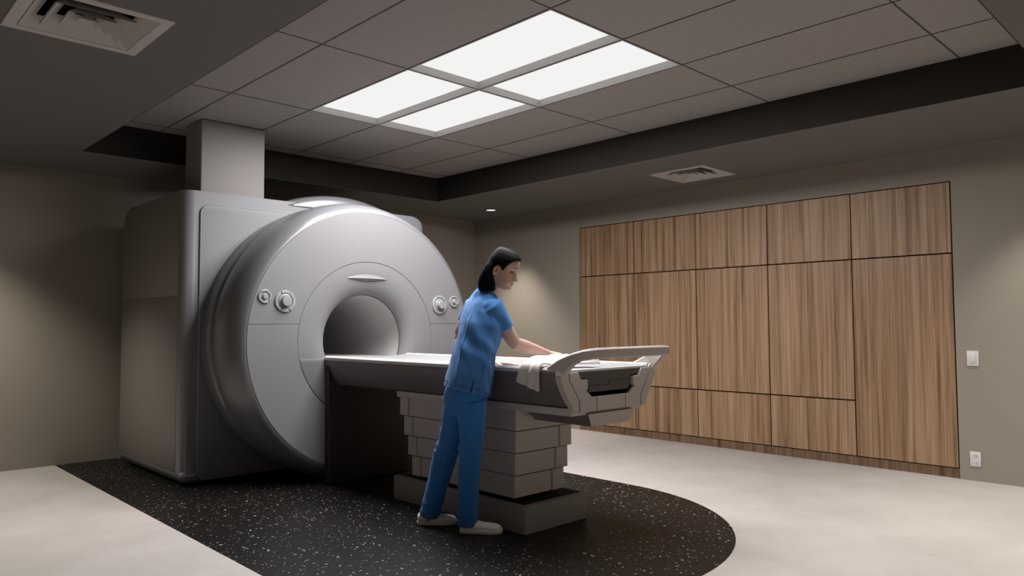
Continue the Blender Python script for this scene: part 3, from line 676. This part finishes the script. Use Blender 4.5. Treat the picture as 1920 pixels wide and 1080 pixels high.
# skin colour on the vertices
me = bpy.data.meshes.new('person')
pbase = Vector((J(870, 1000, 4.28).x, J(870, 1000, 4.28).y, 0))
wpos = [v.co.copy() for v in body.verts]
bmesh.ops.translate(body, verts=body.verts, vec=-pbase); body.to_mesh(me)
bvh_body = BVHTree.FromBMesh(body); body.free()
ca = me.color_attributes.new('tint', 'FLOAT_COLOR', 'POINT')
skin, lip, brow = Vector((.45, .285, .23)), Vector((.20, .055, .055)), Vector((.03, .018, .014))
for i, p in enumerate(wpos):
    q = p-HC; f, l, u = q.dot(HF), q.dot(HL), q.dot(HU); c = skin
    if abs(l) < .08 and f > .03 and -.12 < u < .12:
        k = math.exp(-(l/.021)**4-((u+.0685)/.0075)**4)*(1 if f > .08 else 0); c = c.lerp(lip, min(1, k))
        uc = .0235+.10*(.034-abs(l))*(-.4) - 18*max(0, abs(l)-.036)**2
        k = math.exp(-((abs(l)-.031)/.0185)**6-((u-uc-.001)/.0046)**4); c = c.lerp(brow, min(1, k)*.95)
        k = math.exp(-((abs(l)-.031)/.017)**4-((u-.002)/.0075)**2); c = c.lerp(Vector((.13, .06, .048)), k*.75)
        k = math.exp(-(l/.02)**2-((u+.052)/.004)**2)*(f < .115 and f > .09); c = c.lerp(Vector((.2, .08, .07)), k*.6)
        k = math.exp(-((abs(l)-.04)/.02)**2-((u+.03)/.02)**2); c = c.lerp(Vector((.52, .25, .18)), k*.4)
    if .062 < abs(l) < .1 and abs(f+.005) < .02 and abs(u+.017) < .03:
        k = math.exp(-((f+.004)/.006)**2-((u+.017)/.013)**2); c = c.lerp(Vector((.17, .07, .05)), k*.75)  # ear hollow: shade of the recess painted as darker skin
    ca.data[i].color = (c.x, c.y, c.z, 1)
me.materials.append(MT['skin'])
for p in me.polygons: p.use_smooth = True
person = bpy.data.objects.new('person', me); COL.objects.link(person); person.location = pbase
tag(person, 'person with black bob in blue scrubs, leaning over the patient table wiping it', 'person')

def hit(f_from, l, u):
    o = Hd(f_from, l, u)-pbase; r = bvh_body.ray_cast(o, -HF); return r[0]+pbase if r[0] else Hd(.085, l, u)
for s in (-1, 1):    # lowered eyelids with a dark lash line and a sliver of eye
    bm = newbm(); rg = []
    for k in range(13):
        t_ = k/12; l = s*(.0185+.026*t_); u = -.0005-.0042*math.sin(PI*t_)+.002*t_; c = hit(.2, l, u); w_ = .0030*math.sin(PI*(.08+.84*t_))+.0005
        rg.append(ring(c+HF*.0004, HU, HF, w_, w_*.8, 8))
    obj('eyelash', loft(rg), MT['lash'], person)

# hair
def hair_mask(f, l, u):
    g_ = tabl([-.2, -.020, -.012, .018, .030, .040, .060, .085, .105], [-.2, -.2, .012, .004, -.020, .010, .040, .068, .078], f)
    return u-g_
rings = []
for k in range(49):
    u = -.075+.186*k/48; rg = []
    for i in range(96):
        phi = 2*PI*i/96; f, l = head_pt(phi, u); mk = hair_mask(f, l, u); t_ = smooth(min(1, max(0, (mk+.003)/.014)))
        part_ = 0 if u < .06 else -.0035*math.exp(-(l/.006)**2)
        off = -.008+t_*(.0205+part_)
        n2 = Vector((f-0., l, (u-.01)*1.0)).normalized()
        lift = max(0, off) if u > .07 else 0
        f2, l2 = head_pt(phi, u, off)
        rg.append(Hd(f2, l2, u+lift*.75*smooth(min(1, (u-.07)/.04)) if u > .07 else u))
    rings.append(rg)
hair_parts = [loft(rings)]
# the hanging back and sides
dr2 = []
for y, x0, x1, wl in ((478, 924, 940, .030), (488, 917, 938, .056), (499, 910.5, 934, .073), (510, 905.5, 930.5, .081), (520, 901, 930, .084), (530, 898.5, 931, .083), (538, 898, 931.5, .081), (543, 899.5, 931.5, .080), (546, 903, 930, .076)):
    c = J((x0+x1)/2, y, 4.25); h_ = (x1-x0)/2*4.25/FPX
    dr2.append(ring(c, HL, xf, wl, h_, 48, 2.6))
hair_parts.append(loft(dr2))
hb = fuse(hair_parts, .0032, 12, .5)
for v in hb.verts:
    q = v.co-HC; a_ = math.atan2(q.dot(HL), q.dot(HF)+.02)
    lowz = max(0, min(1, (HC.z+.02-v.co.z)/.1))
    n3 = Vector((q.dot(HF), q.dot(HL), 0)); n3 = HF*n3.x+HL*n3.y; n3.z = 0
    if n3.length > 1e-4: v.co += n3.normalized()*(.0022*noise.noise(Vector((a_*16, 2, v.co.z*5)))*(.4+lowz))
    if lowz > .85: v.co.z += .006*noise.noise(Vector((a_*14, 7, 0)))
obj('hair', hb, MT['hair'], person, 0)

# scrub top
def leanf(deg): return tf0*math.cos(math.radians(deg))-ZP*math.sin(math.radians(deg))
neck_c, neck_f = J(913.5, 545.5, 4.27), leanf(27)
nsp = tl.cross(neck_f); nsp = nsp if nsp.z > 0 else -nsp
parts = [loft([ring(J(x, y, D), tl, tf, a_, b_, 36, 2.15) for x, y, D, a_, b_ in T[:-1]]+[ring(J(911, 555, 4.27), tl, leanf(20), .098, .072, 36, 2.1), ring(J(912.5, 550, 4.27), tl, leanf(24), .076, .062, 36), ring(neck_c, tl, neck_f, .068, .057, 36)])]
def sleeve(S, E, t_end, r0_, r1_):
    e = lerp(S, E, t_end); d = (E-S).normalized(); a_ = d.cross(ZP).normalized(); b_ = a_.cross(d).normalized()
    return loft([ring(S-d*.03, a_, b_, r0_*.4, r0_*.4), ring(S, a_, b_, r0_, r0_), ring(lerp(S, e, .4), a_, b_, lerp(r0_, r1_, .4), lerp(r0_, r1_, .4)), ring(lerp(S, e, .8), a_, b_, lerp(r0_, r1_, .85), lerp(r0_, r1_, .85)), ring(e, a_, b_, r1_, r1_)])
parts += [sleeve(SR, ER, .60, .068, .060), sleeve(SL, EL, .55, .068, .060)]
parts += [tube([neck_c-nsp*.055, lerp(neck_c-nsp*.045, S_, .55)-ZP*.022, S_-ZP*.016], [.050, .048, .053], hint=XP) for S_ in (SR, SL)]
st = fuse(parts, .0045, 16, .5)
st.normal_update()
hemc = J(874, 732, 4.17); spine = (J(902, 612, 4.225)-hemc).normalized() if 1 else (tl.cross(tf)); spine = spine if spine.z > 0 else -spine
for v in st.verts:
    q = v.co-hemc; h_ = q.dot(spine); a_ = math.atan2(q.dot(tl), q.dot(tf)); side_w = q.dot(YP)
    w_ = smooth(min(1, max(0, (.36-h_)/.3)))
    d = .011*w_*noise.noise(Vector((a_*2.6, h_*2.2+a_*.8, 1.))) + .006*noise.noise(Vector((a_*2.2+h_*6, h_*9, 5.)))
    rg_ = 1-2.2*abs(noise.noise(Vector((a_*2.1+h_*5.5, h_*3.2-a_*.6, 8.5)))); d += .0055*max(-.6, rg_)*smooth(max(0, min(1, 1-abs(h_-.22)/.24)))
    d += .006*noise.noise(v.co*9+Vector((0, 0, 3)))*smooth(min(1, max(0, (h_-.15)/.2)))
    # pulled folds running from the waist to the shoulder blade
    d += .0045*math.sin(h_*34+a_*5+3*noise.noise(v.co*5))*smooth(max(0, 1-abs(h_-.24)/.16))
    # side slit above the hem on her right hip
    if h_ < .07: d += .004*math.exp(-((a_+1.66)/.06)**2)*(1-h_/.07)
    # stitched hem line
    d -= .0015*math.exp(-((h_-.022)/.003)**2)
    v.co += v.normal*d
stbvh = None
top = obj('scrub_top', st, MT['scrub'], person, 60)
# seam and hem slit that follow the cloth
bt = newbm(); bt.from_mesh(top.data); tbv = BVHTree.FromBMesh(bt); bt.free()
def on_top(a_, h_, off=.0008):
    c = hemc+spine*h_-pbase; dv = tl*math.sin(a_)+tf*math.cos(a_); r = tbv.ray_cast(c+dv*.6, -dv)
    return (r[0] if r[0] else c+dv*.15)+pbase+dv*off
obj('seam', tube([on_top(-2.31-.10*math.sin(k/22*2.2), .012+.40*k/22) for k in range(23)], [.0016]*23, n_=8), MT['seam'], top, 0)
obj('hem_slit', tube([on_top(-1.72, -.002+.012*k, .0012) for k in range(7)], [.0034, .0034, .0032, .003, .0026, .002, .001], n_=8), MT['slit'], top, 0)
obj('hem_stitching', tube([on_top(-3.1+.09*k, .020) for k in range(34)], [.0011]*34, n_=6), MT['seam'], top, 0)
# patch pocket on the right front, lifted off the shirt
def lifted(src, keep, off, name, mat, par):
    b = newbm(); b.from_mesh(src.data); b.normal_update(); o0 = origin(src)
    bmesh.ops.delete(b, geom=[f for f in b.faces if not keep(f.calc_center_median()+o0, f.normal)], context='FACES')
    ge = bmesh.ops.extrude_face_region(b, geom=b.faces[:])
    vs = [x for x in ge['geom'] if isinstance(x, bmesh.types.BMVert)]
    nm = {v: v.normal.copy() for v in vs}
    for v in vs: v.co += nm[v]*off
    bmesh.ops.translate(b, verts=b.verts, vec=o0)
    return obj(name, b, mat, par, 50)
def in_pocket(c, n_):
    q = c-hemc; h_ = q.dot(spine); a_ = math.atan2(q.dot(tl), q.dot(tf)); return .012 < h_ < .168 and -1.50 < a_ < -.30
lifted(top, in_pocket, .003, 'pocket', MT['scrub'], top)
obj('collar', tube([neck_c+tl*.067*math.cos(a_)+neck_f*.056*math.sin(a_)-nsp*(.003+.012*max(0, math.sin(a_))) for a_ in [2*PI*i/40 for i in range(41)]], [.0055]*41, hint=nsp, ends=False), MT['scrub'], top, 60)

# trousers
def leg_out(L_):
    rg = []
    for i, (x, y, D, h_) in enumerate(L_):
        p0 = J(*L_[max(0, i-1)][:3]); p1 = J(*L_[min(len(L_)-1, i+1)][:3]); d = (p1-p0).normalized(); a_ = d.cross(XP).normalized(); b_ = a_.cross(d).normalized()
        r = h_*D/FPX; rg.append(ring(J(x, y, D), b_, a_, r, r*1.04, 28))
    return loft(rg)
parts = [leg_out(RL), leg_out(LL), loft([ring(J(x, y, 4.17), tl, tf0, a_, b_, 32) for x, y, a_, b_ in ((871, 778, .092, .078), (871, 762, .141, .102), (872, 742, .163, .114), (875, 722, .160, .112), (880, 702, .150, .102))])]
pt = fuse(parts, .0045, 14, .5); pt.normal_update()
kneeL = J(842, 835, 4.33); kneeR = J(884, 840, 4.15)
for v in pt.verts:
    d = .004*noise.noise(Vector((v.co.dot(XP)*16, v.co.dot(YP)*16, v.co.z*3.5)))
    for K, am in ((kneeL, .0075), (kneeR, .003)):
        w_ = math.exp(-((v.co.z-K.z)/.11)**2)*(1 if (v.co-K).length < .2 else 0)
        d += am*.9*w_*(1-2.4*abs(noise.noise(Vector(((v.co.z+.8*v.co.dot(XP))*15, v.co.dot(YP)*9, v.co.z*4)))))
        d += am*.2*w_*math.sin((v.co.z+.75*v.co.dot(XP)+.5*v.co.dot(YP))*62+5*noise.noise(v.co*6))
    w_ = math.exp(-((v.co.z-.80)/.09)**2); d += .0075*w_*(1-2.4*abs(noise.noise(Vector(((v.co.z*.7-v.co.dot(XP))*13, v.co.dot(YP)*8, 2.))))); d += .0015*w_*math.sin((v.co.z*.8-v.co.dot(XP))*75+2*noise.noise(v.co*6))
    w_ = math.exp(-((v.co.z-.10)/.06)**2); d += .006*w_*(1-2.4*abs(noise.noise(Vector(((v.co.z-.5*v.co.dot(XP))*17, v.co.dot(YP)*10, 6.))))); d += .001*w_*math.sin((v.co.z-.4*v.co.dot(XP))*110+2*noise.noise(v.co*9))
    v.co += v.normal*d
obj('scrub_trousers', pt, MT['pant'], person, 60)

# slip-on shoes: heel point on the floor, direction, length
def shoe(heel, d, L_):
    d = d.normalized(); s = ZP.cross(d)
    st_ = [(0, .016, .050), (.02, .026, .068), (.10, .032, .074), (.22, .034, .070), (.34, .035, .066), (.44, .037, .070), (.54, .041, .064), (.66, .045, .060), (.78, .046, .056), (.88, .043, .052), (.95, .034, .045), (.985, .021, .036), (1.0, .010, .026)]
    rg = []
    for t_, w_, h_ in st_:
        c = heel+d*t_*L_; pts = []
        for k in range(24):
            a_ = 2*PI*k/24; ca_, sa = math.cos(a_), math.sin(a_)
            wz = .014+(h_-.014)*.5
            pts.append(c+s*(w_*math.copysign(abs(ca_)**.8, ca_))*(1 if sa < .2 else 1-.28*(sa-.2))+ZP*(wz+(h_-.014)*.5*math.copysign(abs(sa)**.75, sa)))
        rg.append(pts)
    up_ = loft(rg); bmesh.ops.subdivide_edges(up_, edges=up_.edges, cuts=1, use_grid_fill=True, smooth=.6)
    sh_ = obj('shoe', up_, MT['shoe'], person, 50)
    so = []
    for z_, g_ in ((.0022, -.004), (.006, .001), (.012, .003), (.024, .003), (.026, 0.)):
        left, right = [], []
        for t_, w_, h_ in st_:
            left.append(heel+d*(t_*L_+(g_ if t_ > .5 else -g_))+s*(w_+g_)+ZP*z_); right.append(heel+d*(t_*L_+(g_ if t_ > .5 else -g_))-s*(w_+g_)+ZP*z_)
        so.append(left+right[::-1])
    obj('sole', loft(so), MT['sole'], sh_, 40)
    arc = []
    for k in range(9):
        t_ = k/8; a_ = PI*t_; arc.append(heel+d*(.44*L_+.006*math.sin(a_))+s*(.030*math.cos(a_))+ZP*(.042+.030*math.sin(a_)))
    obj('elastic_gore', tube(arc, [.0022]*9, hint=d), MT['shoe'], sh_, 60)
hR = J(863, 1003.5, 4.19); hR.z = 0; hL = J(783, 991, 4.37); hL.z = 0
shoe(hR, XP*1.+YP*-.05, .238); shoe(hL, XP*1.+YP*.03, .232)

# ------------------------------------------------------------------ world and view
w = bpy.data.worlds.new('world'); SC.world = w; w.use_nodes = True
w.node_tree.nodes['Background'].inputs[0].default_value = (.02, .019, .018, 1); w.node_tree.nodes['Background'].inputs[1].default_value = 1
SC.view_settings.view_transform = 'Standard'; SC.view_settings.look = 'None'; SC.view_settings.exposure = 0; SC.view_settings.gamma = 1
SC.cycles.use_denoising = True; SC.cycles.max_bounces = 8; SC.cycles.diffuse_bounces = 5
SC.cycles.sample_clamp_indirect = 6
